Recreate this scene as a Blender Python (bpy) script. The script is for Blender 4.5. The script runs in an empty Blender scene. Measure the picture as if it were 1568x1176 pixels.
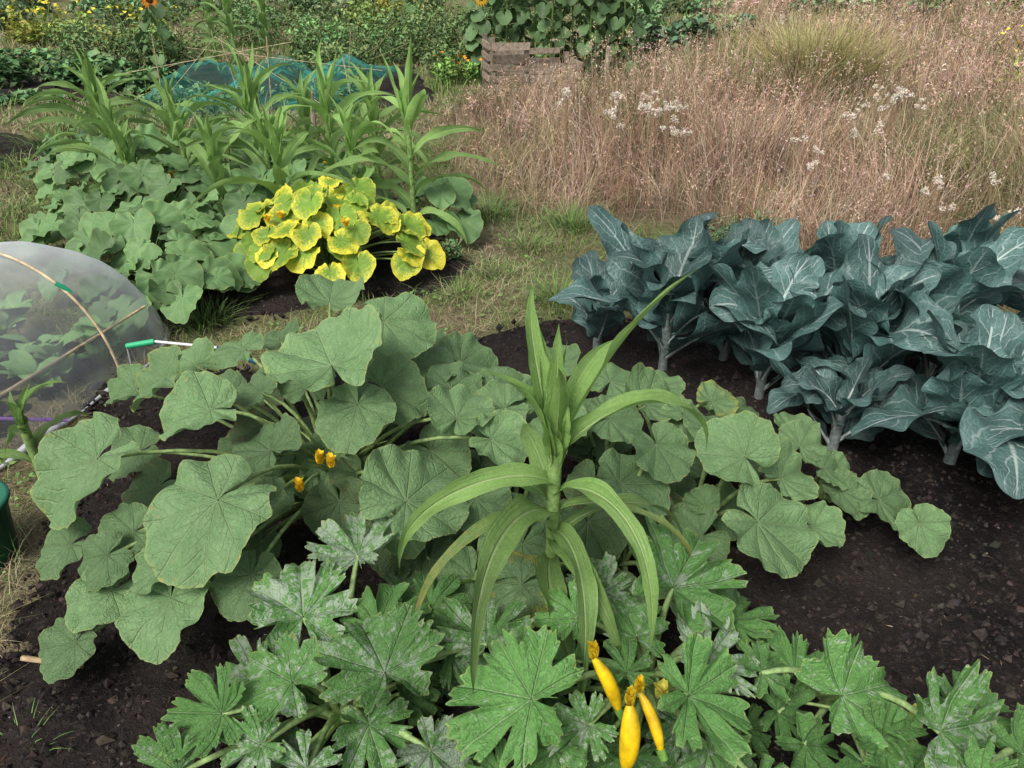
import bpy, math, numpy as np
rng=np.random.default_rng(11)
H=1.65
TAB=rng.random((256,256))
def vn(x,y,s=0):
    x=np.asarray(x,float)+s*17.3+1000; y=np.asarray(y,float)+s*9.7+1000
    xi=np.floor(x).astype(int); yi=np.floor(y).astype(int); fx=x-xi; fy=y-yi
    fx=fx*fx*(3-2*fx); fy=fy*fy*(3-2*fy)
    g=lambda a,b:TAB[a%256,b%256]
    return (g(xi,yi)*(1-fx)+g(xi+1,yi)*fx)*(1-fy)+(g(xi,yi+1)*(1-fx)+g(xi+1,yi+1)*fx)*fy
def fbm(x,y,s=0,o=4):
    r=0;a=.5;t=0
    for i in range(o):
        r=r+a*vn(x*2**i,y*2**i,s+i); t+=a; a*=.5
    return r/t
def gz(x,y): return (fbm(np.asarray(x)*.8,np.asarray(y)*.8,3,2)-.5)*.05
def inpoly(x,y,P):
    x=np.asarray(x);y=np.asarray(y);c=np.zeros(x.shape,bool);n=len(P)
    for i in range(n):
        x1,y1=P[i];x2,y2=P[(i+1)%n]
        if y1==y2: continue
        c^=((y1>y)!=(y2>y))&(x<(x2-x1)*(y-y1)/(y2-y1)+x1)
    return c
def dpoly(x,y,P):
    d=np.full(x.shape,1e9);n=len(P)
    for i in range(n):
        a=np.array(P[i]);b=np.array(P[(i+1)%n]);e=b-a
        t=np.clip(((x-a[0])*e[0]+(y-a[1])*e[1])/(e@e),0,1)
        d=np.minimum(d,np.hypot(x-a[0]-t*e[0],y-a[1]-t*e[1]))
    return np.where(inpoly(x,y,P),d,-d)
# ---------------------------------------------------------------- materials
class NT:
    def __init__(s,nt): s.nt=nt
    def set(s,k,v):
        if isinstance(v,bpy.types.NodeSocket): s.nt.links.new(v,k)
        else:
            if k.type=='RGBA' and len(v)==3: v=(*v,1)
            k.default_value=v
    def n(s,t,ins={},**p):
        n=s.nt.nodes.new(t)
        for k,v in p.items(): setattr(n,k,v)
        for k,v in ins.items(): s.set(n.inputs[k],v)
        return n
    def m(s,op,a,b=0.0,clamp=False):
        n=s.n('ShaderNodeMath',{0:a,1:b},operation=op); n.use_clamp=clamp; return n.outputs[0]
    def mr(s,v,a,b,c=0.0,d=1.0,t='LINEAR'):
        n=s.n('ShaderNodeMapRange',{0:v,1:a,2:b,3:c,4:d},interpolation_type=t); return n.outputs[0]
    def mix(s,f,a,b,bt='MIX'):
        n=s.n('ShaderNodeMix',data_type='RGBA',blend_type=bt); s.set(n.inputs[0],f); s.set(n.inputs[6],a); s.set(n.inputs[7],b); return n.outputs[2]
    def noise(s,vec,sc,det=3.0,rough=.55):
        return s.n('ShaderNodeTexNoise',{'Vector':vec,'Scale':sc,'Detail':det,'Roughness':rough}).outputs[0]
    def attr(s,name): return s.n('ShaderNodeAttribute',attribute_name=name)
    def xyz(s,v): return s.n('ShaderNodeSeparateXYZ',{0:v}).outputs
def mk(name):
    m=bpy.data.materials.new(name); m.use_nodes=True; m.node_tree.nodes.clear(); return m,NT(m.node_tree)
def finish(t,col,rough,bumph=None,bs=.4,bd=.004,transl=0,tcol=None,spec=.3,alpha=None):
    p=t.n('ShaderNodeBsdfPrincipled',{'Base Color':col,'Roughness':rough,'Specular IOR Level':spec})
    if bumph is not None:
        b=t.n('ShaderNodeBump',{'Height':bumph,'Strength':bs,'Distance':bd}); t.nt.links.new(b.outputs[0],p.inputs['Normal'])
    out=p.outputs[0]
    if transl:
        tr=t.n('ShaderNodeBsdfTranslucent',{'Color':tcol if tcol is not None else col})
        mx=t.n('ShaderNodeMixShader',{0:transl}); t.nt.links.new(out,mx.inputs[1]); t.nt.links.new(tr.outputs[0],mx.inputs[2]); out=mx.outputs[0]
    if alpha is not None:
        tr=t.n('ShaderNodeBsdfTransparent')
        mx=t.n('ShaderNodeMixShader',{0:alpha}); t.nt.links.new(tr.outputs[0],mx.inputs[1]); t.nt.links.new(out,mx.inputs[2]); out=mx.outputs[0]
    o=t.n('ShaderNodeOutputMaterial'); t.nt.links.new(out,o.inputs[0])
def leafmat(name,base,base2,vein,kind='polar',sp=.628,va=.6,mott=0,rough=.6,transl=.2,yellow=(.50,.44,.04),nsec=5.0,far=False):
    m,t=mk(name)
    lc=t.xyz(t.attr('lc').outputs['Vector']); lp=t.attr('lp').outputs['Vector']
    tint=t.n('ShaderNodeSeparateColor',{0:t.attr('col').outputs['Color']}).outputs
    n1=t.noise(lp,2.2,2.0); n2=t.noise(lp,9.0,2.0)
    if kind=='polar':
        f=t.m('PINGPONG',t.m('ADD',t.m('DIVIDE',lc[0],sp),40.0),.5)
        d=t.m('MULTIPLY',f,lc[1]); main=t.mr(d,.005,.028,1.,0.)
        w=t.m('ADD',t.m('SUBTRACT',t.m('MULTIPLY',lc[1],nsec),t.m('MULTIPLY',f,3.2)),t.m('MULTIPLY',n1,1.0))
        sec=t.m('MULTIPLY',t.mr(t.m('PINGPONG',t.m('ADD',w,40.),.5),.02,.11,1.,0.),.55)
        edge=lc[1]
    elif kind=='pinnate':
        a=t.m('ABSOLUTE',lc[0]); main=t.mr(t.m('ADD',a,t.m('MULTIPLY',lc[1],.04)),.055,.10,1.,0.)
        w=t.m('ADD',t.m('SUBTRACT',t.m('MULTIPLY',lc[1],nsec),t.m('MULTIPLY',a,1.9)),t.m('MULTIPLY',n1,1.3))
        sec=t.m('MULTIPLY',t.mr(t.m('PINGPONG',t.m('ADD',w,40.),.5),.02,.10,1.,0.),t.mr(a,0.,1.,.85,.2)); edge=a
    else:
        a=t.m('ABSOLUTE',lc[0]); main=t.mr(a,.03,.15,1.,0.)
        sv=t.n('ShaderNodeCombineXYZ',{0:t.m('MULTIPLY',lc[0],9.),1:t.m('MULTIPLY',lc[1],1.2),2:lc[2]}).outputs[0]
        sec=t.m('MULTIPLY',t.mr(t.noise(sv,1.6,2.0),.45,.65,0.,1.),.4); edge=lc[1]
    vm=t.m('MAXIMUM',main,sec)
    c=t.mix(t.mr(n1,.3,.7),base,base2)
    if not far:
        n3=t.noise(lp,26.0,3.0)
        c=t.mix(t.mr(n3,.35,.7,0.,.4 if kind!='pinnate' else .22),c,tuple(x*1.4 for x in base2))
    if not far and kind!='par':
        wv=t.n('ShaderNodeVectorMath',{0:lp,1:t.n('ShaderNodeCombineXYZ',{0:t.m('MULTIPLY',n2,.12),1:t.m('MULTIPLY',n3,.08)}).outputs[0]},operation='ADD').outputs[0]
        vo=t.n('ShaderNodeTexVoronoi',{'Vector':wv,'Scale':13. if kind!='pinnate' else 8.},feature='DISTANCE_TO_EDGE').outputs['Distance']
        c=t.mix(t.m('MULTIPLY',t.mr(vo,.0,.09,1.,0.),.13),c,vein)
    if mott:
        q=t.m('ADD',t.noise(lp,7.5,4.0,.72),t.m('MULTIPLY',vm,.08))
        q=t.m('ADD',q,t.m('MULTIPLY',t.m('SUBTRACT',tint[2],.5),.26))
        q=t.m('ADD',q,t.m('MULTIPLY',t.m('SUBTRACT',n1,.5),.45))
        c=t.mix(t.m('MULTIPLY',t.mr(q,.56,.63),mott),c,(.38,.45,.36))
    c=t.mix(t.m('MULTIPLY',vm,va),c,vein)
    if kind=='polar': c=t.mix(t.mr(edge,.955,1.,0.,.45),c,(.40,.46,.16))
    q=t.m('ADD',t.m('ADD',tint[0],t.m('MULTIPLY',t.m('SUBTRACT',edge,1.0),.6)),t.m('MULTIPLY',t.m('SUBTRACT',n2,.5),.7))
    q=t.m('SUBTRACT',q,t.m('MULTIPLY',main,.12))
    c=t.mix(t.mr(q,.14,.50),c,yellow)
    if not mott and not far:
        q=t.m('ADD',t.m('ADD',n2,t.m('MULTIPLY',tint[2],.3)),t.m('MULTIPLY',t.m('SUBTRACT',edge,1.),.15))
        c=t.mix(t.mr(q,.78,.84,0.,.8),c,(.40,.29,.14) if kind!='pinnate' else (.22,.28,.22))
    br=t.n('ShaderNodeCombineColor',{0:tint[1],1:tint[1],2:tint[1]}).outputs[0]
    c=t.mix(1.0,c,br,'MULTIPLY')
    bf=t.n('ShaderNodeNewGeometry').outputs['Backfacing']
    c=t.mix(t.m('MULTIPLY',bf,.35),c,(base[0]*1.5,base[1]*1.4,base[2]*1.5))
    h=None
    if not far:
        h=t.m('SUBTRACT',t.m('MULTIPLY',n2,.6),t.m('MULTIPLY',vm,.6)); h=t.m('ADD',h,t.m('MULTIPLY',n3,.25))
        if kind!='par': h=t.m('ADD',h,t.m('MULTIPLY',t.mr(vo,0.,.25),.22))
    finish(t,c,t.mr(n2,.3,.7,rough-.1,rough+.1),h,.75,.008,transl,c,.4)
    return m
def colmat(name,rough=.7,transl=.0,nsc=0,bump=0,spec=.2):
    m,t=mk(name); c=t.attr('col').outputs['Color']
    b=None
    if nsc:
        pos=t.n('ShaderNodeNewGeometry').outputs['Position']
        nz=t.noise(pos,nsc,4.0); b=nz
        g=t.mr(nz,.3,.7,.6,1.35); c=t.mix(1.,c,t.n('ShaderNodeCombineColor',{0:g,1:g,2:g}).outputs[0],'MULTIPLY')
    finish(t,c,rough,b if bump else None,bump,.01,transl,c,spec)
    return m
M_sq=leafmat('squash_leaf',(.115,.220,.082),(.180,.305,.13),(.31,.42,.21),va=.5)
M_sqd=leafmat('squash_leaf_far',(.115,.230,.080),(.170,.305,.110),(.28,.40,.19),va=.4,far=True,transl=.12)
M_cg=leafmat('courgette_leaf',(.075,.195,.045),(.120,.275,.070),(.27,.41,.18),sp=.8,va=.45,mott=.75,nsec=4.)
M_cn=leafmat('corn_leaf',(.16,.29,.07),(.22,.37,.10),(.40,.51,.24),kind='par',va=.6,rough=.52,transl=.3,yellow=(.50,.44,.13))
M_cb=leafmat('broccoli_leaf',(.048,.115,.098),(.105,.195,.180),(.46,.57,.53),kind='pinnate',va=.85,rough=.45,transl=.05,nsec=7.)
M_yel=leafmat('yellowing_squash_leaf',(.15,.28,.035),(.24,.38,.045),(.12,.27,.03),va=.5,yellow=(.80,.73,.06),far=True)
M_st=colmat('green_stem',.5,.1,60)
M_fol=colmat('foliage',.65,0,0)
M_gr=colmat('grass_blade',.7,0,0)
M_dry=colmat('dry_grass_blade',.8,0,0)
M_fl=colmat('petal',.5,.35,80)
M_fruit=colmat('courgette_skin',.3,0,30,0,.5)
M_wood=colmat('weathered_wood',.85,0,25,.6)
M_clod=colmat('soil_crumbs',.95,0,90,.5)
M_pl=colmat('plastic',.4,0,0,0,.5)
def soilmat():
    m,t=mk('dark_soil'); p=t.n('ShaderNodeNewGeometry').outputs['Position']
    a=t.noise(p,1.7,4.);b=t.noise(p,45.,6.,.7);c0=t.noise(p,170.,3.,.6)
    c=t.mix(t.mr(a,.38,.62),(.015,.013,.0125),(.050,.039,.035)); c=t.mix(t.mr(b,.5,.72,0.,.75),c,(.090,.071,.063))
    c=t.mix(t.mr(c0,.69,.75,0.,.5),c,(.22,.19,.165))
    h=t.m('ADD',b,t.m('MULTIPLY',c0,.35)); finish(t,c,.95,h,1.0,.03,spec=.12); return m
def groundmat():
    m,t=mk('ground_turf'); p=t.n('ShaderNodeNewGeometry').outputs['Position']
    a=t.noise(p,.9,4.);b=t.noise(p,14.,5.,.7);c0=t.noise(p,90.,3.,.6)
    c=t.mix(t.mr(b,.35,.65),(.17,.13,.08),(.33,.26,.16)); c=t.mix(t.mr(a,.38,.58,0.,.8),c,(.12,.18,.05))
    c=t.mix(t.mr(c0,.5,.75,0.,.6),c,(.42,.35,.24)); finish(t,c,.95,t.m('ADD',b,c0),1.,.03,spec=.1); return m
M_soil=soilmat(); M_ground=groundmat()
def netmat(name,col,lo,hi,k=.3):
    m,t=mk(name); p=t.n('ShaderNodeNewGeometry').outputs['Position']
    lw=t.n('ShaderNodeLayerWeight',{'Blend':.35}).outputs['Facing']
    nz=t.noise(p,3.,3.); al=t.m('ADD',t.mr(lw,0.,1.,lo,hi),t.m('MULTIPLY',t.m('SUBTRACT',nz,.5),k),True)
    finish(t,col,.7,None,transl=.4,alpha=al,spec=.0); return m
M_net=netmat('insect_mesh',(.88,.90,.94),.07,.95,.45)
M_teal=netmat('teal_net',(.12,.55,.44),.06,.32,.35)
# ---------------------------------------------------------------- mesh builder
class MB:
    def __init__(s): s.v=[];s.f=[];s.n=0;s.lc=[];s.lp=[];s.c=[]
    def raw(s,P,F,col,mat=0,lc=None,lp=None):
        P=np.asarray(P,float).reshape(-1,3);k=len(P)
        s.v.append(P); col=np.broadcast_to(np.asarray(col,float),(k,3)) if np.ndim(col)==1 else np.asarray(col).reshape(-1,3)
        s.c.append(col); s.lc.append(np.zeros((k,3)) if lc is None else lc.reshape(-1,3)); s.lp.append(np.zeros((k,3)) if lp is None else lp.reshape(-1,3))
        F=np.asarray(F); s.f.append((F+s.n,mat)); s.n+=k
    def grid(s,P,col,mat=0,lc=None,lp=None,close=False):
        n,m=P.shape[:2]; I=np.arange(n*m).reshape(n,m)
        if close: I=np.concatenate([I,I[:,:1]],1)
        F=np.stack([I[:-1,:-1],I[1:,:-1],I[1:,1:],I[:-1,1:]],-1).reshape(-1,4)
        s.raw(P,F,col,mat,lc,lp)
    def tube(s,path,rad,col,mat=0,sides=6):
        path=np.asarray(path,float);k=len(path);rad=np.broadcast_to(rad,(k,))
        T=np.gradient(path,axis=0);T/=np.linalg.norm(T,axis=1)[:,None]+1e-9
        ref=np.array([0,0,1.]) if abs(T[:,2]).mean()<.8 else np.array([1.,0,0])
        A=np.cross(T,ref);A/=np.linalg.norm(A,axis=1)[:,None]+1e-9;B=np.cross(T,A)
        th=np.arange(sides)*2*math.pi/sides
        P=path[:,None]+rad[:,None,None]*(np.cos(th)[None,:,None]*A[:,None]+np.sin(th)[None,:,None]*B[:,None])
        s.grid(P,col,mat,close=True)
    def box(s,c,size,col,mat=0,rz=0,jit=0,ry=0):
        x,y,z=[q/2 for q in size]
        P=np.array([[i*x,j*y,k*z] for i in(-1,1) for j in(-1,1) for k in(-1,1)],float)
        if jit: P+=rng.normal(0,jit,P.shape)
        R=np.array([[math.cos(ry),0,math.sin(ry)],[0,1,0],[-math.sin(ry),0,math.cos(ry)]]);P=P@R.T
        R=np.array([[math.cos(rz),-math.sin(rz),0],[math.sin(rz),math.cos(rz),0],[0,0,1]]);P=P@R.T+np.array(c)
        s.raw(P,[[0,1,3,2],[4,6,7,5],[0,4,5,1],[2,3,7,6],[0,2,6,4],[1,5,7,3]],col,mat)
    def build(s,name,mats,smooth=True,parent=None):
        V=np.concatenate(s.v);me=bpy.data.meshes.new(name);me.vertices.add(len(V));me.vertices.foreach_set('co',V.astype(np.float32).ravel())
        tot=np.concatenate([np.full(len(F),F.shape[1]) for F,_ in s.f]); L=np.concatenate([F.ravel() for F,_ in s.f]); mi=np.concatenate([np.full(len(F),m) for F,m in s.f])
        me.loops.add(len(L));me.loops.foreach_set('vertex_index',L.astype(np.int32))
        me.polygons.add(len(tot));me.polygons.foreach_set('loop_start',np.concatenate([[0],np.cumsum(tot)[:-1]]).astype(np.int32))
        me.polygons.foreach_set('material_index',mi.astype(np.int32));me.polygons.foreach_set('use_smooth',np.full(len(tot),smooth))
        me.update(calc_edges=True)
        a=me.attributes.new('lc','FLOAT_VECTOR','POINT');a.data.foreach_set('vector',np.concatenate(s.lc).astype(np.float32).ravel())
        a=me.attributes.new('lp','FLOAT_VECTOR','POINT');a.data.foreach_set('vector',np.concatenate(s.lp).astype(np.float32).ravel())
        a=me.attributes.new('col','FLOAT_COLOR','POINT');C=np.concatenate([np.concatenate(s.c),np.ones((len(V),1))],1);a.data.foreach_set('color',C.astype(np.float32).ravel())
        for m in mats: me.materials.append(m)
        o=bpy.data.objects.new(name,me);bpy.context.scene.collection.objects.link(o)
        if parent: o.parent=parent
        return o
def bez(a,b,c,n=8):
    t=np.linspace(0,1,n)[:,None];a,b,c=map(np.array,(a,b,c));return (1-t)**2*a+2*t*(1-t)*b+t*t*c
def pleaf(mb,pos,R,head,tilt=None,tint=(0,1,0),mat=0,kind='round',nt=56,nr=8,cam=.30,out=.35):
    a=math.radians(head)
    if tilt is None:
        sy=math.sin(a);tilt=(out*math.cos(a)+rng.normal(0,.12),out*sy*(1 if sy<0 else .15)-cam+rng.normal(0,.12))
    n=np.array([tilt[0],tilt[1],1.]);n/=np.linalg.norm(n)
    h=np.array([math.cos(a),math.sin(a),0.]);h-=n*(h@n);h/=np.linalg.norm(h);sd=np.cross(n,h)
    g=.13 if kind=='round' else .20
    g+=rng.random()*.16
    th=np.linspace(-math.pi+g,math.pi-g,nt);rho=np.linspace(0.02,1,nr)
    e=.27;r=(e*np.cos(th)+np.sqrt(1-(e*np.sin(th))**2))
    ph=rng.random(6)*6.28; q=math.pi-g-np.abs(th)
    r*=1-.36*np.exp(-q/.11)
    if kind=='round':
        r*=1+.022*np.cos(th*5)+.012*np.sin(th*19+ph[0])+.010*np.sin(th*31+ph[1])+.03*np.sin(th*3+ph[2])
        sp=.628
    else:
        sp=.8;f=np.abs(((th/sp+.5)%1)-.5)*2
        s0=rng.uniform(.50,.74);dp=rng.uniform(.15,.60)
        ss=np.clip((f-s0)/(.95-s0),0,1);ss=ss*ss*(3-2*ss)
        r*=1-(dp+.14*np.sin(th*1.7+ph[3]))*ss
        r*=1-.09*np.clip(f/s0,0,1)**2
        n3=np.clip((np.abs(((th/sp*3+.5+.3*np.sin(th+ph[2]))%1)-.5)*2-.55)/.45,0,1)
        r*=1-.20*n3*(.55+.45*np.sin(th*3.1+ph[4]))
        r*=1+.10*np.sin(th*2.3+ph[5])
        r*=1+.06*(np.abs((th*4.9+ph[0])%1-.5)*2-.5)+.06*(np.abs((th*8.3+ph[1])%1-.5)*2-.5)
        r*=1.06
    f=np.abs(((th/sp+.5)%1)-.5)*2
    X=rho[:,None]*(r*np.cos(th))[None];Y=rho[:,None]*(r*np.sin(th))[None];rr=rho[:,None]
    amp=1. if kind=='round' else 1.6
    Z=.09*rr*np.sin(f*math.pi/2)[None]*amp-.16*rr**2*(1+.6*np.sin(2*th+ph[2]))[None]
    Z=Z+.09*rr**3*np.sin(3*th+ph[3])[None]*amp+.055*rr**4*np.sin(8*th+ph[4])[None]*amp+.04*rr**3*np.sin(13*th+ph[5])[None]
    Z=Z+rng.uniform(.0,.5)*np.abs(Y)*rr+rng.uniform(-.05,.14)*rr**2-.14*np.clip(X-.5,0,2)**2+(fbm(X*3+ph[0]*9,Y*3,5,2)-.5)*.24*rr
    P=np.array(pos)+R*.95*(X[...,None]*h+Y[...,None]*sd+Z[...,None]*n)
    sdv=rng.random()*50
    lc=np.stack(np.broadcast_arrays(th[None],rr,sdv),-1);lp=np.stack(np.broadcast_arrays(X,Y,sdv),-1)
    mb.grid(P,np.array(tint),mat,lc,lp)
def petiole(mb,base,pos,r=.006,col=(.30,.42,.16),mat=1,up=.6,sides=6):
    base=np.array(base,float);pos=np.array(pos,float)
    c=base+(pos-base)*.35;c[2]=base[2]+(pos[2]-base[2])*(up+.35)
    b=np.array(base)+np.array([rng.normal(0,.02),rng.normal(0,.02),0])
    mb.tube(bez(b,c,pos,9),np.linspace(r*1.3,r*.75,9),np.array(col)*rng.uniform(.85,1.15),mat,sides)
def strip(mb,base,az,L,W,e0,e1,prof,cup=.2,wa=.1,wf=12,tint=(0,1,0),mat=0,ns=20,nt=5,twist=0,azd=0,p=1.3,wob=0):
    s=np.linspace(0,1,ns);e=np.radians(e0+(e1-e0)*s**p);A=math.radians(az)+math.radians(azd)*s
    T=np.stack([np.cos(e)*np.cos(A),np.cos(e)*np.sin(A),np.sin(e)],-1)
    C=np.array(base)+np.concatenate([np.zeros((1,3)),np.cumsum((T[1:]+T[:-1])/2,0)*L/(ns-1)])
    S=np.stack([-np.sin(A),np.cos(A),0*A],-1);N=np.cross(T,S)
    tw=twist*s[:,None];S,N=S*np.cos(tw)+N*np.sin(tw),N*np.cos(tw)-S*np.sin(tw)
    t=np.linspace(-1,1,nt);w=W*prof(s);ph=rng.random(4)*6.28
    off=cup*np.abs(t)[None]**1.4+wa*(np.abs(t)**2)[None]*(np.sin(s*wf+ph[0])[:,None]*(t>0)+np.sin(s*wf*1.15+ph[1])[:,None]*(t<0))
    if wob: off=off+wob*(np.abs(t)**1.5)[None]*(np.sin(s*wf*2.3+ph[2])[:,None]*np.sign(t)[None])
    ww=w[:,None]*(1+ (wob*.5*np.sin(s*wf*1.9+ph[3])[:,None]+wob*.35*np.sin(s*wf*4.3+ph[1])[:,None]*np.abs(t)[None] if wob else 0))
    P=C[:,None]+(ww*t[None])[...,None]*S[:,None]+(w[:,None]*off)[...,None]*N[:,None]
    sd=rng.random()*50
    lc=np.stack(np.broadcast_arrays(t[None],s[:,None],sd),-1);lp=np.stack(np.broadcast_arrays(t[None]*W*6,s[:,None]*L*6,sd),-1)
    mb.grid(P,np.array(tint),mat,lc,lp)
    return C
cornprof=lambda s:np.clip(.45+s*3,0,1)*np.clip(1-s**2.0,0.02,1)
def cbprof(s): return np.where(s<.14,.12+.0*s,np.clip(np.sin(np.clip((s-.10)/.90,0,1)**.85*math.pi),0,1)**.6+.05)
petprof=lambda s:np.sin(np.clip(s*.9+.1,0,1)*math.pi)**.6+.05
def blades(mb,base,h,az,bend,w,col,k=3,mat=0,tipc=1.25):
    N=len(base);s=np.linspace(0,1,k+1)
    hx=np.cos(az)[:,None]*(bend*h)[:,None]*s**2;hy=np.sin(az)[:,None]*(bend*h)[:,None]*s**2
    z=h[:,None]*(s-.35*np.minimum(bend,1.9)[:,None]*s**2)
    C=base[:,None]+np.stack([hx,hy,z],-1)
    sa=az+math.pi/2+rng.normal(0,.6,N);S=np.stack([np.cos(sa),np.sin(sa),0*sa],-1)
    ww=w[:,None]*(1-s**1.6*.92)
    P=C[:,:,None]+np.array([-.5,.5])[None,None,:,None]*ww[:,:,None,None]*S[:,None,None]
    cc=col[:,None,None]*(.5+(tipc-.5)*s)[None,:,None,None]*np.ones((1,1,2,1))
    I=np.arange(N*(k+1)*2).reshape(N,k+1,2)
    F=np.stack([I[:,:-1,0],I[:,:-1,1],I[:,1:,1],I[:,1:,0]],-1).reshape(-1,4)
    mb.raw(P,F,cc.reshape(-1,3),mat)
def leaves(mb,c,size,col,asp=.5,up=.5,mat=0,fold=.25,droop=0):
    N=len(c);n=rng.normal(0,1,(N,3));n/=np.linalg.norm(n,axis=1)[:,None];n[:,2]=np.abs(n[:,2])+up;n/=np.linalg.norm(n,axis=1)[:,None]
    d=rng.normal(0,1,(N,3));d[:,2]-=droop;d-=n*(d*n).sum(1)[:,None];d/=np.linalg.norm(d,axis=1)[:,None]+1e-9;sd=np.cross(n,d)
    sz=np.asarray(size)[:,None]
    B=c-d*sz*.5;T=c+d*sz*.5;Lf=c-d*sz*.08+sd*sz*asp*.5+n*sz*fold*asp;Rt=c-d*sz*.08-sd*sz*asp*.5+n*sz*fold*asp
    T=T-np.array([0,0,1.])*sz*.08
    P=np.stack([B,Lf,T,Rt],1);I=np.arange(4*N).reshape(N,4)
    F=np.concatenate([I[:,[0,2,1]],I[:,[0,3,2]]]);mb.raw(P,F,np.repeat(col,4,0),mat)
def cjit(c,N,a=.15,b=.08):
    c=np.array(c)[None]*(1+rng.normal(0,a,(N,1)))*(1+rng.normal(0,b,(N,3)));return np.clip(c,.004,1)
def bush(mb,x,y,rx,ry,h,n,ls,col,asp=.5,up=.5,lumps=9,mat=0,droop=0,z0=0):
    L=[];C=[]
    for i in range(lumps):
        a=rng.random()*6.28;r=math.sqrt(rng.random())*.8;cx=x+rx*r*math.cos(a);cy=y+ry*r*math.sin(a)
        lr=min(rx,ry)*rng.uniform(.3,.6);hh=h*rng.uniform(.45,1.)
        k=n//lumps;p=rng.normal(0,1,(k,3));p/=np.linalg.norm(p,axis=1)[:,None];p*=(rng.random((k,1))**.4)
        q=np.stack([cx+p[:,0]*lr,cy+p[:,1]*lr,z0+hh*(.5+.5*p[:,2])],-1)
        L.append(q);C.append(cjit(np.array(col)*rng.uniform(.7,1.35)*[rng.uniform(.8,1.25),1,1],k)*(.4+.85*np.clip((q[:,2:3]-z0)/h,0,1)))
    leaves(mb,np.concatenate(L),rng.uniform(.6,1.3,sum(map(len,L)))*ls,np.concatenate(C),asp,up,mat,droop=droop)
# ---------------------------------------------------------------- beds (metres, world)
BEDA=[(-1.9,2.95),(-1.6,3.0),(-.9,3.05),(-.25,3.3),(.15,3.5),(.55,3.5),(1.0,3.4),(1.9,3.25),(3.6,3.0),(3.6,.2),(-1.25,.2),(-1.34,1.1),(-1.5,1.6),(-1.6,1.9),(-1.75,2.4)]
BEDB=[(-2.0,3.75),(-1.7,3.35),(-1.3,3.4),(-.8,3.65),(-.3,3.95),(-.22,4.3),(-.6,5.3),(-1.3,6.6),(-3.2,6.7),(-3.3,5.6),(-2.6,4.6)]
FIELD=[(-.75,10.3),(-.6,7.),(-.25,5.6),(.5,5.2),(1.0,4.75),(1.6,4.1),(2.6,3.5),(4.5,2.7),(40,2),(60,50),(9,50),(5.,22),(1.9,13),(1.5,10.3)]
BEDC=[(-9,10.2),(-4.2,9.6),(-1.9,9.2),(-.9,10),(-1.6,13.5),(-9,14.5)]
BEDD=[(-7,7.6),(-4.6,6.6),(-4.0,7.4),(-6.5,8.8)]
BEDN=[(-3.5,1.0),(-2.3,1.0),(-1.75,3.2),(-2.7,3.4)]
xs=np.concatenate([-np.geomspace(200,8,30),np.linspace(-7.8,7.8,160),np.geomspace(8,200,30)]);ys=np.concatenate([-np.geomspace(60,1,14),np.linspace(-.9,14,150),np.geomspace(14.2,300,34)])
X,Y=np.meshgrid(xs,ys,indexing='ij');b=MB();b.grid(np.stack([X,Y,gz(X,Y)],-1),np.array([1,1,1.]));b.build('ground',[M_ground])
def bed(name,P,c,hh=.05):
    x0,y0=np.min(P,0);x1,y1=np.max(P,0);xs=np.arange(x0,x1,c);ys=np.arange(y0,y1,c);X,Y=np.meshgrid(xs,ys,indexing='ij')
    d=dpoly(X+(fbm(X*3,Y*3,8)-.5)*.25,Y+(fbm(X*3,Y*3,9)-.5)*.25,P)
    Z=gz(X,Y)-.012+np.clip((d+.02)/.2,0,1)*hh+np.clip(d/.1,0,1)*((fbm(X*2.5,Y*2.5,1,3)-.5)*.07+(fbm(X*16,Y*16,2,3)-.5)*.035)
    I=np.arange(X.size).reshape(X.shape);k=(d>-.02);kf=k[:-1,:-1]&k[1:,:-1]&k[1:,1:]&k[:-1,1:]
    F=np.stack([I[:-1,:-1],I[1:,:-1],I[1:,1:],I[:-1,1:]],-1)[kf]
    b=MB();b.raw(np.stack([X,Y,Z],-1).reshape(-1,3),F,np.array([1,1,1.]));b.build(name,[M_soil])
def bz(x,y): return gz(x,y)+.035+(fbm(np.asarray(x)*2.5,np.asarray(y)*2.5,1,3)-.5)*.07+(fbm(np.asarray(x)*16,np.asarray(y)*16,2,3)-.5)*.035
bed('soil_bed',BEDA,.014);bed('soil_bed',BEDB,.025);bed('soil_bed',BEDC,.08);bed('soil_bed',BEDD,.06);bed('soil_bed',BEDN,.03,.03)
def scatter(P,N,rect):
    x=rng.uniform(rect[0],rect[1],N);y=rect[2]*(rect[3]/rect[2])**rng.random(N);k=dpoly(x,y,P)>.05;return x[k],y[k]
b=MB()
for P,N,rect in((BEDA,28000,(-1.8,3.2,.7,3.5)),(BEDB,6000,(-3.2,-.2,3.3,6.6))):
    x,y=scatter(P,N,rect);n=len(x);r=rng.gamma(1.8,.0026,n)+.0012
    o=np.array([[1,0,0],[-1,0,0],[0,1,0],[0,-1,0],[0,0,1],[0,0,-1]],float)
    Q=o[None]*rng.uniform(.6,1.4,(n,6,1))*r[:,None,None]+rng.normal(0,.2,(n,6,3))*r[:,None,None]+np.stack([x,y,bz(x,y)+r*.3],-1)[:,None]
    T=np.array([[0,2,4],[2,1,4],[1,3,4],[3,0,4],[2,0,5],[1,2,5],[3,1,5],[0,3,5]]);F=(np.arange(n)[:,None,None]*6+T[None]).reshape(-1,3)
    pale=(rng.random(n)<.03)&(r<.005)
    c=np.repeat(np.where(pale[:,None],cjit((.30,.26,.22),n),cjit((.040,.032,.028),n,.35)),6,0);b.raw(Q.reshape(-1,3),F,c)
b.build('soil_clods',[M_clod],False)
b=MB();x,y=scatter(BEDA,5000,(-1.6,3.2,.7,3.5));n=len(x);base=np.stack([x,y,bz(x,y)+.004],-1)
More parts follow.
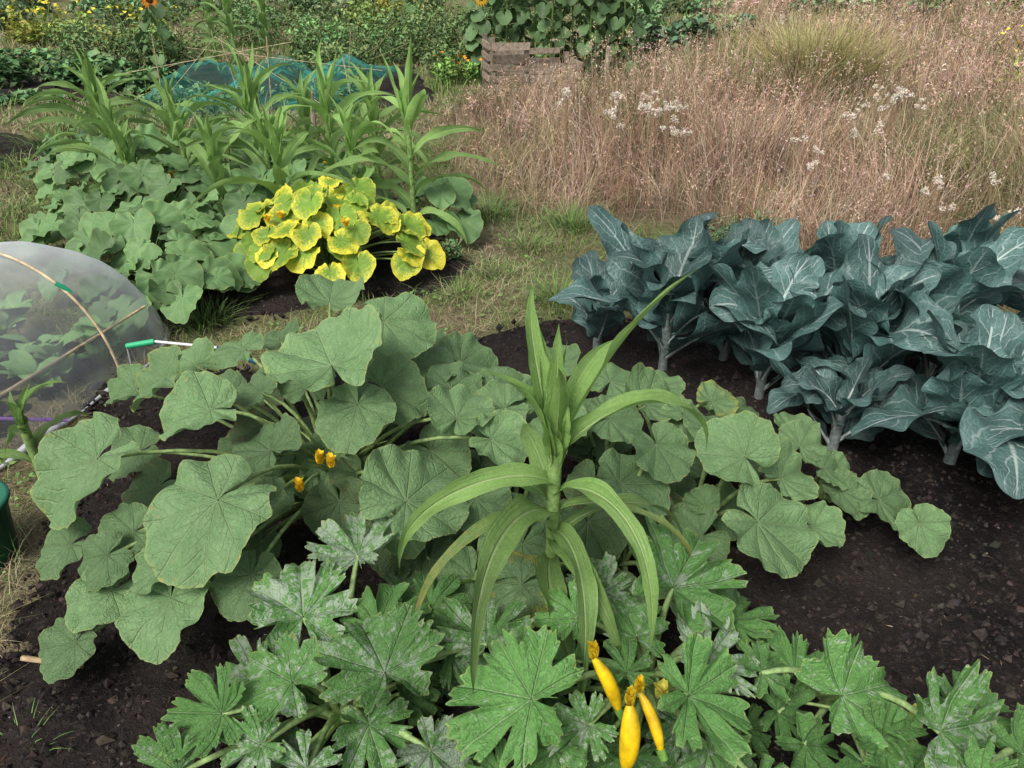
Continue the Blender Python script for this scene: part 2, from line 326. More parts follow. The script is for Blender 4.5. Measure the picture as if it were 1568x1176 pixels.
leaves(b,base,rng.gamma(2,.006,n)+.004,np.where(rng.random((n,1))<.16,cjit((.36,.27,.18),n),cjit((.10,.065,.045),n,.3)),.12,1.2);b.build('wood_chip_litter',[M_wood],False)
# ---------------------------------------------------------------- squash plants: (x,y,z,radius,heading[,yellow,brightness])
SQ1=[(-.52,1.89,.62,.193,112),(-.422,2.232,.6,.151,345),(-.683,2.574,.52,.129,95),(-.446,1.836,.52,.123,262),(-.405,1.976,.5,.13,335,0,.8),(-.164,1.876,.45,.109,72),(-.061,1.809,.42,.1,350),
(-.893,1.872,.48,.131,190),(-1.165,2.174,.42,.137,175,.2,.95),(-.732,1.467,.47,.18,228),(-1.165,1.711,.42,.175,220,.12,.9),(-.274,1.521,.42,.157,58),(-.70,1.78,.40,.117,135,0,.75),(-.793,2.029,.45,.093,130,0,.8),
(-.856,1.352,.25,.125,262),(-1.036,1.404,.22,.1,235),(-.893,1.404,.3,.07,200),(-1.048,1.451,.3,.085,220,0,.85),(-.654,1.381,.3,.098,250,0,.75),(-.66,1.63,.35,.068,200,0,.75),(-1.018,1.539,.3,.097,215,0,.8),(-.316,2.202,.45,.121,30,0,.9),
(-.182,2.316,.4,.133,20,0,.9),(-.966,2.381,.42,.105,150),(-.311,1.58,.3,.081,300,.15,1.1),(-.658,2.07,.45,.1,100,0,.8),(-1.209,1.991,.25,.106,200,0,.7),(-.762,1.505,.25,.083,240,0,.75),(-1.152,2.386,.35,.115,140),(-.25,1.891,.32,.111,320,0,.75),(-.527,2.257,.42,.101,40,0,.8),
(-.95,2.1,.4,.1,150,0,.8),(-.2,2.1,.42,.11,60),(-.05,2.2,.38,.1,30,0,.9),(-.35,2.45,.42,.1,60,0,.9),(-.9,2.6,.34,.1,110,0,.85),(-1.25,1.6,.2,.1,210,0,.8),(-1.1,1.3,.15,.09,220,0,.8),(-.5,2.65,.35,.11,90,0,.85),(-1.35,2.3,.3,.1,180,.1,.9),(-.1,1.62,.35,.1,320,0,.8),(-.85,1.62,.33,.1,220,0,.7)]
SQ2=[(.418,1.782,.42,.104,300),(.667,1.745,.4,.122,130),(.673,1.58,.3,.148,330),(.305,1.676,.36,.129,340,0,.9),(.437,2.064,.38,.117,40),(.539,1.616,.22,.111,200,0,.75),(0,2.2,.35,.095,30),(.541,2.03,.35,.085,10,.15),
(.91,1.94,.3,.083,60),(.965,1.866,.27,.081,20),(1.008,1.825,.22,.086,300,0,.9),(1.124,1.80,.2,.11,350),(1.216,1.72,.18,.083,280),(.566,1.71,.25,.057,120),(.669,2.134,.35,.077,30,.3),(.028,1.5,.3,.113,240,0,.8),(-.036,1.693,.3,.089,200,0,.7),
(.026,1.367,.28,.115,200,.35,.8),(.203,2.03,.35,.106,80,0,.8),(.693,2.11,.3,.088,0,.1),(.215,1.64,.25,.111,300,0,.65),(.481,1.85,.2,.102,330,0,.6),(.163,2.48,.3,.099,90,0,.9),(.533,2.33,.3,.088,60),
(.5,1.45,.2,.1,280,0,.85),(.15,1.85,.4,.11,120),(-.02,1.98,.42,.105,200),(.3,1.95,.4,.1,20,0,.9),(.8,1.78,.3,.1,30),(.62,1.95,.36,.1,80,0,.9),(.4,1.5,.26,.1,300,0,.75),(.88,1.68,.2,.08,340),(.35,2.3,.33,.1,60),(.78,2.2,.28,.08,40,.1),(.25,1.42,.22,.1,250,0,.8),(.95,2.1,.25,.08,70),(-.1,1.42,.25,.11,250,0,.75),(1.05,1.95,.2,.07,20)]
def squash(name,base,tab,fill=0,frad=.6,fh=.3,fR=.11,bases=None,mat=M_sq,flower=[]):
    b=MB();base=np.array([*base,float(bz(*base))])
    for r in tab:
        x,y,z,R,hd=r[:5];ye=r[5] if len(r)>5 else rng.uniform(0,.14);br=(r[6] if len(r)>6 else rng.uniform(.9,1.2))*rng.uniform(.88,1.12)
        bb=base
        if bases:
            q=min(bases,key=lambda q:(q[0]-x)**2+(q[1]-y)**2);bb=np.array([q[0],q[1],float(bz(*q))+.03])
        pleaf(b,(x,y,z),R,hd,tint=(ye,br,rng.random()*.6),nt=84,nr=12);petiole(b,bb,(x,y,z-.004),.0065)
    for i in range(fill):
        a=rng.random()*6.28;rr=math.sqrt(rng.random())*frad;x=base[0]+rr*math.cos(a);y=base[1]+rr*math.sin(a)*.8;z=.08+fh*(1-.6*(rr/frad)**2)*rng.uniform(.5,1)
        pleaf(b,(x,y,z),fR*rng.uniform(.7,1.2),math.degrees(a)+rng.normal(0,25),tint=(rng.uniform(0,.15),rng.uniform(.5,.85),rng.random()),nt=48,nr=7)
        bb=base
        if bases:
            q=min(bases,key=lambda q:(q[0]-x)**2+(q[1]-y)**2);bb=np.array([q[0],q[1],float(bz(*q))+.03])
        petiole(b,bb,(x,y,z),.005)
    for i in range(0 if bases else 40):
        a=rng.random()*6.28;r=rng.uniform(.1,.3);b.tube(bez(base+[rng.normal(0,.03),rng.normal(0,.03),0],base+[r*.3*math.cos(a),r*.3*math.sin(a),.22],base+[r*math.cos(a),r*math.sin(a),rng.uniform(.2,.42)],7),np.linspace(.0085,.003,7),np.array((.36,.47,.17))*rng.uniform(.7,1.2),1)
    for f in flower:
        f=np.array(f);
        for k in range(6): strip(b,f,k*60+rng.normal(0,15),.045,.012,80,rng.uniform(40,80),petprof,.4,.3,9,(.92,.66,.04),2,7,5)
        petiole(b,base,f,.005)
    if bases:
        for i in range(len(bases)-1):
            p,q=bases[i],bases[i+1];m=((p[0]+q[0])/2+.03,(p[1]+q[1])/2);b.tube(bez((*p,float(bz(*p))+.02),(*m,float(bz(*m))+.05),(*q,float(bz(*q))+.02),10),.009,(.25,.36,.13),1)
    b.build(name,[mat,M_st,M_fl])
squash('squash_plant',(-.58,2.0),SQ1,38,.66,.26,.105,flower=[(-.52,1.74,.37),(-.60,1.68,.33),(-.56,1.77,.36)])
squash('squash_vine',(.35,1.95),SQ2,28,.5,.2,.09,bases=[(.0,2.3),(.0,1.8),(.3,2.05),(.3,1.65),(.55,2.2),(.6,1.8),(.8,2.05),(1.05,2.0),(1.25,1.9)])
# ---------------------------------------------------------------- courgettes
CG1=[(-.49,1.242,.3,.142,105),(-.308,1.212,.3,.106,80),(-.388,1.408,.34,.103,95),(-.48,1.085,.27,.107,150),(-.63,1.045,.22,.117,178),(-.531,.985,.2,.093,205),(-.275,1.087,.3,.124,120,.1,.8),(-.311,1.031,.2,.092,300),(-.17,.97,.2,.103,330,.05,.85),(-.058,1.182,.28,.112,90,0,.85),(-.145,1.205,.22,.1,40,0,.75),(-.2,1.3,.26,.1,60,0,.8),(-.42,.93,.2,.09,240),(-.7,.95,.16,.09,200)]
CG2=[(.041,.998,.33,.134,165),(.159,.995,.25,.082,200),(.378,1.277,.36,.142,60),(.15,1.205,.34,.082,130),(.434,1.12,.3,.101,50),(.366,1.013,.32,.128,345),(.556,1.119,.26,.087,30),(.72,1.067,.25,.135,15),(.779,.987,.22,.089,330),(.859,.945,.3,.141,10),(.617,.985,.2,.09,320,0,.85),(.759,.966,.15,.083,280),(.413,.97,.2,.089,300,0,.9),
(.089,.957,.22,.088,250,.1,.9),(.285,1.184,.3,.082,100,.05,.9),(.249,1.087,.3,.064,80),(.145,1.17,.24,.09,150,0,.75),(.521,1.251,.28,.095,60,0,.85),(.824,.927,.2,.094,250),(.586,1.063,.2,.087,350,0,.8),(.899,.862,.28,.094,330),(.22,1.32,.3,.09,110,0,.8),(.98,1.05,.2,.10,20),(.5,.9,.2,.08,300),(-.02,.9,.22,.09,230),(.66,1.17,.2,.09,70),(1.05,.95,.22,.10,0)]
def courgette(base,tab,fill=10,bases=None):
    b=MB();B0=np.array([*base,float(bz(*base))+.03])
    for r in tab:
        x,y,z,R,hd=r[:5];ye=r[5] if len(r)>5 else rng.uniform(0,.14);br=r[6] if len(r)>6 else rng.uniform(.85,1.2);bb=B0
        if bases:
            q=min(bases,key=lambda q:(q[0]-x)**2+(q[1]-y)**2);bb=np.array([q[0],q[1],float(bz(*q))+.03])
        pleaf(b,(x,y,z),R*rng.uniform(.88,1.1),hd,tint=(ye,br,rng.uniform(-.2,1.05)),nt=240,nr=13,kind='jag',out=.3,cam=.35);petiole(b,bb,(x,y,z-.004),.0080,(.34,.48,.19))
    for i in range(fill):
        a=rng.random()*6.28;rr=rng.uniform(.08,.36);x=base[0]+rr*math.cos(a);y=base[1]+rr*math.sin(a);z=rng.uniform(.08,.19)
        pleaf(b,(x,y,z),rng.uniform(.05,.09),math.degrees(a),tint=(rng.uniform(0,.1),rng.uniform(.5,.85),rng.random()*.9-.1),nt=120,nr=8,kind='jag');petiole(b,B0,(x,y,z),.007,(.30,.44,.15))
    b.tube([B0-[0,0,.04],B0+[0,0,.03],B0+[.01,0,.07]],[.03,.028,.008],(.2,.26,.1),1,10)
    return b,B0
b,_=courgette((-.395,1.15),CG1,16);b.build('courgette_plant',[M_cg,M_st,M_fl])
b,B0=courgette((.33,1.209),CG2,18,bases=[(.33,1.209),(.78,1.2),(1.15,1.05)])
for s in ((.229,1.04,.24,.172,1.075,.36,.017),(.227,.905,.24,.231,.955,.37,.022),(.300,.93,.26,.258,1.0,.35,.013)):
    p=np.array(s[:3]);q=np.array(s[3:6])
    k=12;t=np.linspace(0,1,k);path=bez(p,(p+q)/2+[.01,0,.012],q,k);rad=s[6]*np.clip(np.sin(np.clip(t*1.0,0.02,.98)*math.pi)**.35,.2,1)*(1.05-.25*t)
    b.tube(path,rad,(.80,.52,.01),3,14);petiole(b,B0,p,.008)
    b.tube([p-(q-p)*.15,p+(q-p)*.04],[.009,.011],(.15,.3,.06),1,8)
    for k in range(5): strip(b,q,k*72,.045,.010,80,rng.uniform(50,85),petprof,.4,.4,9,(.76,.56,.03),2,7,5)
for f in ((.311,1.023,.30),(.87,1.03,.2)):
    f=np.array(f)
    for k in range(5): strip(b,f,k*72+rng.normal(0,20),.05,.013,78,rng.uniform(30,80),petprof,.4,.3,9,(.60,.56,.10),2,8,5)
    petiole(b,B0,f,.004)
b.build('courgette_plant',[M_cg,M_st,M_fl,M_fruit])
# ---------------------------------------------------------------- corn
def corn(name,x,y,h,n=9,L=.6,W=.035,az0=None,br=1.,ye=.02,spec=None,lean=(0,0)):
    b=MB();z0=float(gz(x,y))+.03;az0=rng.random()*180 if az0 is None else az0
    hs=h*.60;top=np.array([x+lean[0],y+lean[1],z0+hs]);P=bez((x,y,z0-.03),(x,y,z0+hs*.5),top,24);b.tube(P,np.linspace(.014,.009,24),(.22,.34,.10),1,8)
    pt=lambda s:P[int(np.clip(s,0,.999)*23)]
    if spec is None:
        spec=[]
        for i in range(n):
            s=.15+.83*i/(n-1);f=i/(n-1)
            spec.append((s,az0+180*(i%2)+rng.normal(0,30),L*(.75+.4*math.sin(f*math.pi))*rng.uniform(.8,1.15),W*rng.uniform(.85,1.15),58+22*f,-88+70*f+rng.normal(0,18),ye if f>.3 else ye+.25))
        for i in range(4): spec.append((.94+.02*i,az0+i*95+rng.normal(0,20),h-hs+rng.normal(0,.03)-(.08*(i>1)),W*.9,rng.uniform(74,88),rng.uniform(20,75),ye))
    for (s,az,l,w,e0,e1,yy) in spec:
        hi=s>.86
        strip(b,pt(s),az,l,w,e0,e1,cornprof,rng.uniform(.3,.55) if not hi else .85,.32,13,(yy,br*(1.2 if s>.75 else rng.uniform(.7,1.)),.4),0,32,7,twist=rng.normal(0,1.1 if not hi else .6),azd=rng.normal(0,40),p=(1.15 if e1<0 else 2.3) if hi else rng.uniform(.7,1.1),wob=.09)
        c=pt(s);a=math.radians(az);pp=np.array([c-[0,0,.10],c-[0,0,.04],c+[.004*math.cos(a),.004*math.sin(a),.01]]);b.tube(pp,[.012,.0165,.013],(.24,.37,.12),1,8)
    b.build(name,[M_cn,M_st])
corn('corn_plant',.10,1.42,1.06,br=1.,spec=[(1.,95,.32,.034,87,62,0),(1.,60,.28,.022,84,60,0),(.98,26,.54,.030,64,42,0),(.96,158,.42,.034,76,30,0),(.94,6,.56,.030,66,-88,0),(.92,188,.34,.028,76,15,0),(.90,75,.42,.028,72,-5,0),(.98,285,.30,.026,82,50,0),(.93,128,.38,.026,78,40,0),
 (.86,212,.56,.032,55,-89,.05),(.80,-28,.54,.030,55,-89,.05),(.76,160,.42,.030,52,-80,.05),(.70,226,.60,.040,45,-88,.03),(.62,-65,.50,.034,42,-88,.02),(.58,15,.50,.030,48,-89,.15),(.48,255,.46,.036,38,-86,.05),(.38,190,.42,.03,30,-85,.35),(.3,-40,.42,.03,30,-85,.3),(.6,290,.42,.030,35,-88,.1),(.7,-10,.55,.018,45,-89,.5),(.66,205,.55,.018,50,-89,.5),(.74,110,.4,.03,50,-60,0)])
for (x,y,h,br) in ((-.62,4.62,1.22,1.35),(-1.18,4.95,1.2,1.3),(-1.38,4.45,.95,1.25),(-1.75,5.2,1.22,1.15),(-3.1,5.85,1.15,1.05),(-2.2,5.1,.95,1.),(-2.45,5.6,1.0,1.),(-1.5,5.6,1.0,1.05),(-.95,5.35,1.05,1.15),(-1.85,4.7,.85,1.05),(-2.75,5.3,.9,1.),(-2.0,6.1,1.0,1.),(-1.1,6.0,1.0,1.),(-1.6,4.95,.9,1.1),(-2.5,4.9,.8,1.),(-1.0,4.75,.95,1.25),(-3.3,6.2,1.0,.95)):
    corn('corn_plant',x,y,h,11,.60,.038,br=br)
corn('corn_plant',-1.66,2.12,.42,5,.3,.02,br=.9)
for x,y in ((-4.1,12.),(-4.6,12.6),(-3.8,12.7)): corn('corn_plant',x,y,1.5,9,.8,.05,br=.9)
# ---------------------------------------------------------------- far bed squash
def dome(name,x,y,rad,h,n,R,yel,br,mat=M_sqd,ey=1.,fl=0):
    b=MB();B=np.array([x,y,float(bz(x,y))])
    for i in range(n):
        a=i*2.4+rng.normal(0,.3);rr=math.sqrt((i+.5)/n)*rad*rng.uniform(.85,1.1);px=x+rr*math.cos(a);py=y+rr*math.sin(a)*ey;z=.07+h*(1-.75*(rr/rad)**2)*rng.uniform(.75,1.05)
        pleaf(b,(px,py,z),R*rng.uniform(.65,1.25),math.degrees(a)+rng.normal(0,30),tint=(rng.uniform(*yel),rng.uniform(*br),rng.random()),nt=44,nr=7,out=.5,cam=.3);petiole(b,B,(px,py,z),.006,sides=5)
    for i in range(fl):
        f=B+[rng.normal(0,rad*.5),-rng.random()*rad*.6,h*.85]
        for k in range(5): strip(b,f,k*72,.05,.015,65,rng.uniform(10,60),petprof,.4,.3,9,(.9,.62,.04),2,6,3)
        petiole(b,B,f,.004,sides=4)
    b.build(name,[mat,M_st,M_fl])
dome('yellowing_squash_plant',-1.06,4.12,.58,.46,84,.088,(.14,.62),(.9,1.2),M_yel,.8,5)
for (x,y,r,h,n,f) in ((-2.25,4.75,.6,.45,44,1),(-2.7,5.3,.6,.5,44,0),(-2.05,4.05,.5,.34,34,0),(-1.8,3.6,.40,.24,24,0),(-2.1,5.6,.6,.5,34,0),(-1.45,5.1,.55,.45,32,1),(-3.2,5.8,.5,.4,28,0),(-.5,4.85,.3,.3,14,0),(-1.65,4.5,.4,.35,18,1),(-2.6,4.5,.4,.3,22,0)):
    dome('squash_plant',x,y,r,h,n,.115,(0,.15),(.6,1.15),fl=f)
# ---------------------------------------------------------------- broccoli
def broccoli(x,y,n,L,extra=[],dark=1.):
    b=MB();z0=float(bz(x,y));B=np.array([x,y,z0]);hs=L*.50;b.tube([B-[0,0,.03],B+[0,0,hs*.6],B+[.01,.01,hs]],[.022,.02,.016],(.20,.24,.23),1,8)
    sp=[];a0=rng.random()*360
    for i in range(n):
        f=i/(n-1);sp.append((hs*(.1+.9*f),a0+i*137.5+rng.normal(0,20),L*(1.10-.36*f)*rng.uniform(.8,1.25),L*rng.uniform(.15,.24),rng.uniform(45,72)+16*f,rng.uniform(-60,45)+38*f))
    for (h,az,l,w,e0,e1) in sp+extra:
        br=rng.uniform(.6,1.25)*dark;kw=dict(twist=rng.normal(0,.5),azd=rng.normal(0,28),p=rng.uniform(1.,2.4))
        strip(b,B+[0,0,h],az,l,w,e0,e1,cbprof,rng.uniform(-.02,.28),.24,9,(0,br,rng.random()*.4),0,52,19,wob=.21,**kw)
        C=strip(MB(),B+[0,0,h],az,l,w,e0,e1,cbprof,ns=52,**kw);b.tube(C[:24]-[0,0,.003],np.linspace(.010,.003,24),(.44,.50,.47),1,6)
    b.build('broccoli_plant',[M_cb,M_st])
broccoli(.68,2.95,13,.58,dark=.8);broccoli(.98,3.05,11,.52,dark=.8);broccoli(1.05,2.72,12,.56);broccoli(1.36,2.58,13,.54,[(.10,205,.5,.08,20,-25),(.2,262,.42,.09,80,72)]);broccoli(1.75,2.75,12,.60,[(.15,255,.55,.13,82,66)])
broccoli(1.60,2.22,12,.48,[(.14,262,.60,.14,45,-45),(.12,200,.52,.10,42,-35),(.14,240,.5,.11,38,-40)]);broccoli(1.95,1.95,12,.55,[(.16,215,.62,.14,48,-30),(.16,180,.6,.13,45,-20),(.14,245,.55,.13,45,-40)]);broccoli(2.1,2.35,13,.60);broccoli(2.35,2.85,12,.56);broccoli(1.45,3.1,11,.55);broccoli(.40,3.12,9,.38,dark=.85);broccoli(2.0,3.15,10,.56);broccoli(1.2,2.3,8,.34,dark=.8);broccoli(2.5,2.1,12,.55)
# ---------------------------------------------------------------- net tunnel
par=bpy.data.objects.new('netting_tunnel',None);bpy.context.scene.collection.objects.link(par)
ax=lambda q:np.array([-2.85+.65*q,1.0+2.34*q,0.]);sx=np.array([.962,-.272,0.])
hq=lambda q:.63*(1-.12*np.clip(q,0,1)**3)
q=np.linspace(0,1.11,90);th=np.linspace(0,math.pi,56);Q,TH=np.meshgrid(q,th,indexing='ij')
sc=np.where(Q>.88,np.sqrt(np.clip(1-((Q-.88)/.235)**2,0.0,1)),1.)
sag=1-.06*np.abs(np.sin((Q*2.3/.8)*math.pi))+(fbm(Q*9,TH*2,4,3)-.5)*.08+(fbm(Q*36,TH*3,6,2)-.5)*.035
A=np.stack([-2.85+.65*Q,1.0+2.34*Q,0*Q],-1);P=A+(np.cos(TH)*.59*(.3+.7*sc)*sag)[...,None]*sx+np.array([0,0,1.])*(np.sin(TH)**.85*hq(Q)*sag*sc)[...,None]
b=MB();b.grid(P,np.array([1,1,1.]));b.build('mesh_cover',[M_net],parent=par)
b=MB()
for qq in (.12,.5,.87):
    t=np.linspace(0,math.pi,26);C=ax(qq)+np.cos(t)[:,None]*.575*sx+np.array([0,0,1.])*(np.sin(t)**.85*hq(qq)*.975)[:,None];b.tube(C,.006,(.66,.52,.34),0,8)
b.tube([ax(0)+sx*.55+[0,0,.24],ax(.5)+sx*.56+[0,0,.23],ax(1)+sx*.50+[0,0,.22]],.006,(.62,.48,.3),0,6)
b.tube([ax(0)+[0,0,.615],ax(.5)+[0,0,.61],ax(.87)+[0,0,.56]],.006,(.62,.48,.3),0,6)
b.build('cane_hoops',[M_wood],parent=par)
b=MB();t=np.linspace(-.05,1.10,50);base=np.stack([ax(k)+sx*(.60*(1 if k<.88 else .3+.7*math.sqrt(max(0,1-((k-.88)/.235)**2))))+[0,0,.015+.008*math.sin(k*40)] for k in t]);b.tube(base,.010+.006*np.sin(t*31),(.72,.72,.75),0,8);b.build('hem',[M_pl],parent=par)
b=MB();b.tube([(-2.0,2.39,.12),(-1.77,2.5,.04)],.007,(.30,.12,.55),0,8)
for qq,a in((.87,.8),(.87,1.6),(.5,.5)):
    c=ax(qq)+math.cos(a)*.585*sx+np.array([0,0,math.sin(a)**.85*hq(qq)*.99]);b.tube([c-[.02,.01,-.02],c,c+[.02,.01,-.03]],.010,(.02,.42,.22),0,8)
b.build('clips_and_pipe',[M_pl],parent=par)
b=MB()
for i in range(24):
    c=ax(rng.uniform(.2,1.))+sx*rng.uniform(-.35,.40);hh=rng.uniform(.1,.28);b.tube([c,c+[0,0,hh]],.004,(.25,.4,.15),0,4)
    for k in range(11):
        a=rng.random()*360;l=rng.uniform(.10,.18);strip(b,c+[0,0,hh*rng.random()],a,l,.04,60,rng.uniform(-30,20),petprof,.2,.1,9,(0,1.4,0),0,8,5)
b.build('seedlings_under_net',[M_sqd],parent=par)
b=MB();p=np.array((-1.575,2.717,.26));r=np.array((-1.457,2.72,.28));s=np.array((-1.184,2.665,.28));b.tube([p,r],.012,(.03,.45,.2),0,10);b.tube([r,s],.006,(.75,.75,.75),0,8);b.tube([s,s+[.12,.06,-.1]],.008,(.05,.25,.4),0,8);b.tube([p,p-[.01,0,.24]],.004,(.4,.4,.4),0,6);b.build('net_support_pole',[M_pl])
b=MB();th=np.arange(28)*2*math.pi/28;prof=[(.0,0),(.10,0),(.125,.2),(.135,.2),(.135,.215),(.12,.215),(.097,.01),(0,.01)]
c=np.array([-1.67,1.76,.0]);P=np.array([[c+[r*math.cos(a),r*math.sin(a),z] for a in th] for r,z in prof]);b.grid(P,np.array([.012,.13,.075]),0,close=True);b.build('plant_pot',[M_pl])
b=MB();b.tube([(-1.277,1.325,.06),(-1.112,1.304,.055)],.008,(.45,.33,.19),0,5);b.build('wooden_stick',[M_wood])
# ---------------------------------------------------------------- grasses
def inbeds(x,y,m=.0):
    k=np.zeros(x.shape,bool)
    for P in (BEDA,BEDB,BEDC,BEDD,BEDN): k|=dpoly(x,y,P)>m
    return k
def view(N,y0,y1,f=.9):
    y=y0*(y1/y0)**rng.random(N);x=rng.uniform(-1,1,N)*(y*f+.8);return x,y
b=MB();x,y=view(230000,.9,30)
d=fbm(x*1.6,y*1.6,21,3);k=~inbeds(x,y,.03)&~inpoly(x,y,FIELD)&(rng.random(len(x))<.35+d*.9)&(x>-y*.9-1)&((y>2.6)|(rng.random(len(x))<.5));x,y,d=x[k],y[k],d[k];n=len(x)
g=np.clip((fbm(x*1.1,y*1.1,33,3)-.36)*4.5+rng.normal(0,.35,n),0,1)[:,None]
col=cjit((.46,.38,.24),n)*(1-g)+cjit((.16,.27,.06),n,.25)*g
dist=np.hypot(x,y);h=(rng.gamma(3,.013,n)+.012)*(1+g[:,0]*.6)*np.where(fbm(x*2.3,y*2.3,44,2)>.60,1.8,1.)*np.clip(dist/6,.7,2)
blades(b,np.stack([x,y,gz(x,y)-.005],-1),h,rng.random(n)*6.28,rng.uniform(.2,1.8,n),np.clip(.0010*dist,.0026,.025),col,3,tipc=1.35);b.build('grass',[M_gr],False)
b=MB()
for (px,py,hh,nn) in ((.233,3.69,.18,300),(-3.64,6.,.16,300),(-4.47,7.53,.3,260),(-1.58,3.45,.14,200),(-1.54,3.52,.12,100),(1.82,3.52,.22,400),(2.1,3.69,.2,300),(1.12,4.38,.22,300),(.41,5.01,.2,300),(-1.,7.1,.3,150),(-1.16,1.1,.08,40),(-.16,5.31,.18,250),(2.31,3.4,.18,250),(-.3,3.78,.1,150),(-3.58,5.31,.12,160),(1.3,3.75,.16,200),(.9,4.0,.14,200),(.1,4.6,.12,200),(-.1,4.1,.1,120)):
    k=nn;sg=.07*max(py,2)/4;x=px+rng.normal(0,sg,k);y=py+rng.normal(0,sg,k);az=np.arctan2(y-py,x-px)
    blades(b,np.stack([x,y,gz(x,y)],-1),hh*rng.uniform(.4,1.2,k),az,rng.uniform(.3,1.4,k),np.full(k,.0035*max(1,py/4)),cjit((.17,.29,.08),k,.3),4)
b.build('grass_tufts',[M_gr],False)
# dry field
b=MB();x,y=view(235000,3.2,48,.95);k=inpoly(x+(fbm(x*1.5,y*1.5,50)-.5)*.9,y+(fbm(x*1.5,y*1.5,51)-.5)*.9,FIELD);x,y=x[k],y[k]
cl=fbm(x*2.2,y*2.2,60,3);k=rng.random(len(x))<np.clip((cl-.25)*3.,.25,1);x,y,cl=x[k],y[k],cl[k];n=len(x)
dist=np.hypot(x,y);ed=np.clip(dpoly(x,y,FIELD)/1.2,0,1);tall=.22+.50*ed*(.5+fbm(x*.8,y*.8,64,2))
h=tall*rng.uniform(.35,1.1,n)*(.5+.95*cl);gr=np.clip((fbm(x*.7,y*.7,61,3)-.50)*5+rng.normal(0,.25,n),0,.8)[:,None]*(rng.random((n,1))<.65)
col=np.where(rng.random((n,1))<.45,cjit((.56,.42,.30),n,.2),cjit((.36,.225,.155),n,.25));col=col*(1-gr)+cjit((.20,.25,.08),n)*gr
col=col*(.6+.8*fbm(x*3,y*3,66,2))[:,None]
la=fbm(x*1.2,y*1.2,62,2)*14
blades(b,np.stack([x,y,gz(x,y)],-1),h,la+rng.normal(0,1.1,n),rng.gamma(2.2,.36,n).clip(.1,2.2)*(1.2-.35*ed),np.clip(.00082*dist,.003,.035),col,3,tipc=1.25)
b.build('dry_grass_field',[M_dry],False)
b=MB();x,y=view(14000,3.6,40,.95);k=(dpoly(x,y,FIELD)>.12)&(rng.random(len(x))<np.clip((fbm(x*.9,y*.9,70,3)-.3)*3,.1,1));x,y=x[k],y[k];n=len(x)
ed=np.clip(dpoly(x,y,FIELD)/1.2,0,1);h=(.28+.50*ed*(.5+fbm(x*.8,y*.8,64,2)))*rng.uniform(.6,1.1,n);dist=np.hypot(x,y);dx=rng.normal(0,.10,(n,2));base=np.stack([x,y,gz(x,y)],-1);az=np.arctan2(dx[:,1],dx[:,0]);bd=np.hypot(dx[:,0],dx[:,1])/h
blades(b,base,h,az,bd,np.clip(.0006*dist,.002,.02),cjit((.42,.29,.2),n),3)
K=11;t=rng.random((n,K))**.8;top=base[:,None]+np.stack([dx[:,:1]*np.ones((1,K)),dx[:,1:]*np.ones((1,K)),h[:,None]*(1-.35*np.minimum(bd,1.6))[:,None]-t*.12],-1)+rng.normal(0,.013,(n,K,3))*(1+t[...,None]*1.5)
pk=fbm(x*.6,y*.6,71,2)[:,None];c=np.where(rng.random((n,1))<.1+pk*.5,cjit((.66,.49,.41),n,.15),cjit((.50,.36,.25),n,.2))
leaves(b,top.reshape(-1,3),np.repeat(np.clip(.0038*dist,.011,.10),K)*rng.uniform(.6,1.2,n*K),np.repeat(c,K,0),.35,.2)
b.build('grass_seed_heads',[M_dry],False)
b=MB()
for (px,py,r,nn,hz) in ((1.11,6.2,.15,15,.62),(1.25,5.7,.12,5,.56),(.42,6.35,.05,4,.66),(3.0,6.2,.12,11,.68),(2.6,5.8,.07,3,.57),(.76,6.,.1,3,.56),(2.6,4.1,.15,3,.45),(2.5,4.6,.25,5,.48),(2.,5.,.3,4,.5),(3.4,5.0,.4,5,.52)):
    for i in range(nn):
        p=np.array((px+rng.normal(0,r),py+rng.normal(0,r),hz*rng.uniform(.85,1.08)))
        for j in range(rng.integers(2,5)):
            c=p+rng.normal(0,.022,3)*[1,1,.8];d=rng.normal(0,1,(34,3));d/=np.linalg.norm(d,axis=1)[:,None];R0=rng.uniform(.012,.022)*py/6*1.25
            leaves(b,c+d*R0*(rng.random((34,1))**.4),np.full(34,R0*.75),cjit((.76,.68,.58),34,.10),.55,.1);b.tube([(p[0]+.03,p[1],0),(p[0]+.01,p[1],.5*hz),c],.0022,(.36,.25,.16),0,4)
b.build('thistle_seed_heads',[M_dry],False)
# ---------------------------------------------------------------- weeds, background vegetation
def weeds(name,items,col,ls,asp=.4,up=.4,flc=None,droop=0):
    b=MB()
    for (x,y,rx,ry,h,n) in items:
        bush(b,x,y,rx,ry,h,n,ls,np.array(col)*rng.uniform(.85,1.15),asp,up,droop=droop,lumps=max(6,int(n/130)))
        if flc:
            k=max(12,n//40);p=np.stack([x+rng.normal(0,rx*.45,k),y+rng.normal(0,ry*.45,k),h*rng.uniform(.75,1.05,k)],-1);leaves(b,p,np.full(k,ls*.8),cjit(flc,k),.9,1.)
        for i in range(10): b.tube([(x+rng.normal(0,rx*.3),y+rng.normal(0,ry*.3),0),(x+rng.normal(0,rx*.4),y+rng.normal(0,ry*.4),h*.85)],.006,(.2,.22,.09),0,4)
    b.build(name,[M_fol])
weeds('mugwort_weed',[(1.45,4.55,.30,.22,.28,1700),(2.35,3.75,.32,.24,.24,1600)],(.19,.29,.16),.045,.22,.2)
weeds('weed_clump',[(-.4,4.35,.12,.1,.16,200),(-3.9,6.7,.28,.2,.45,700)],(.13,.25,.10),.05,.5)
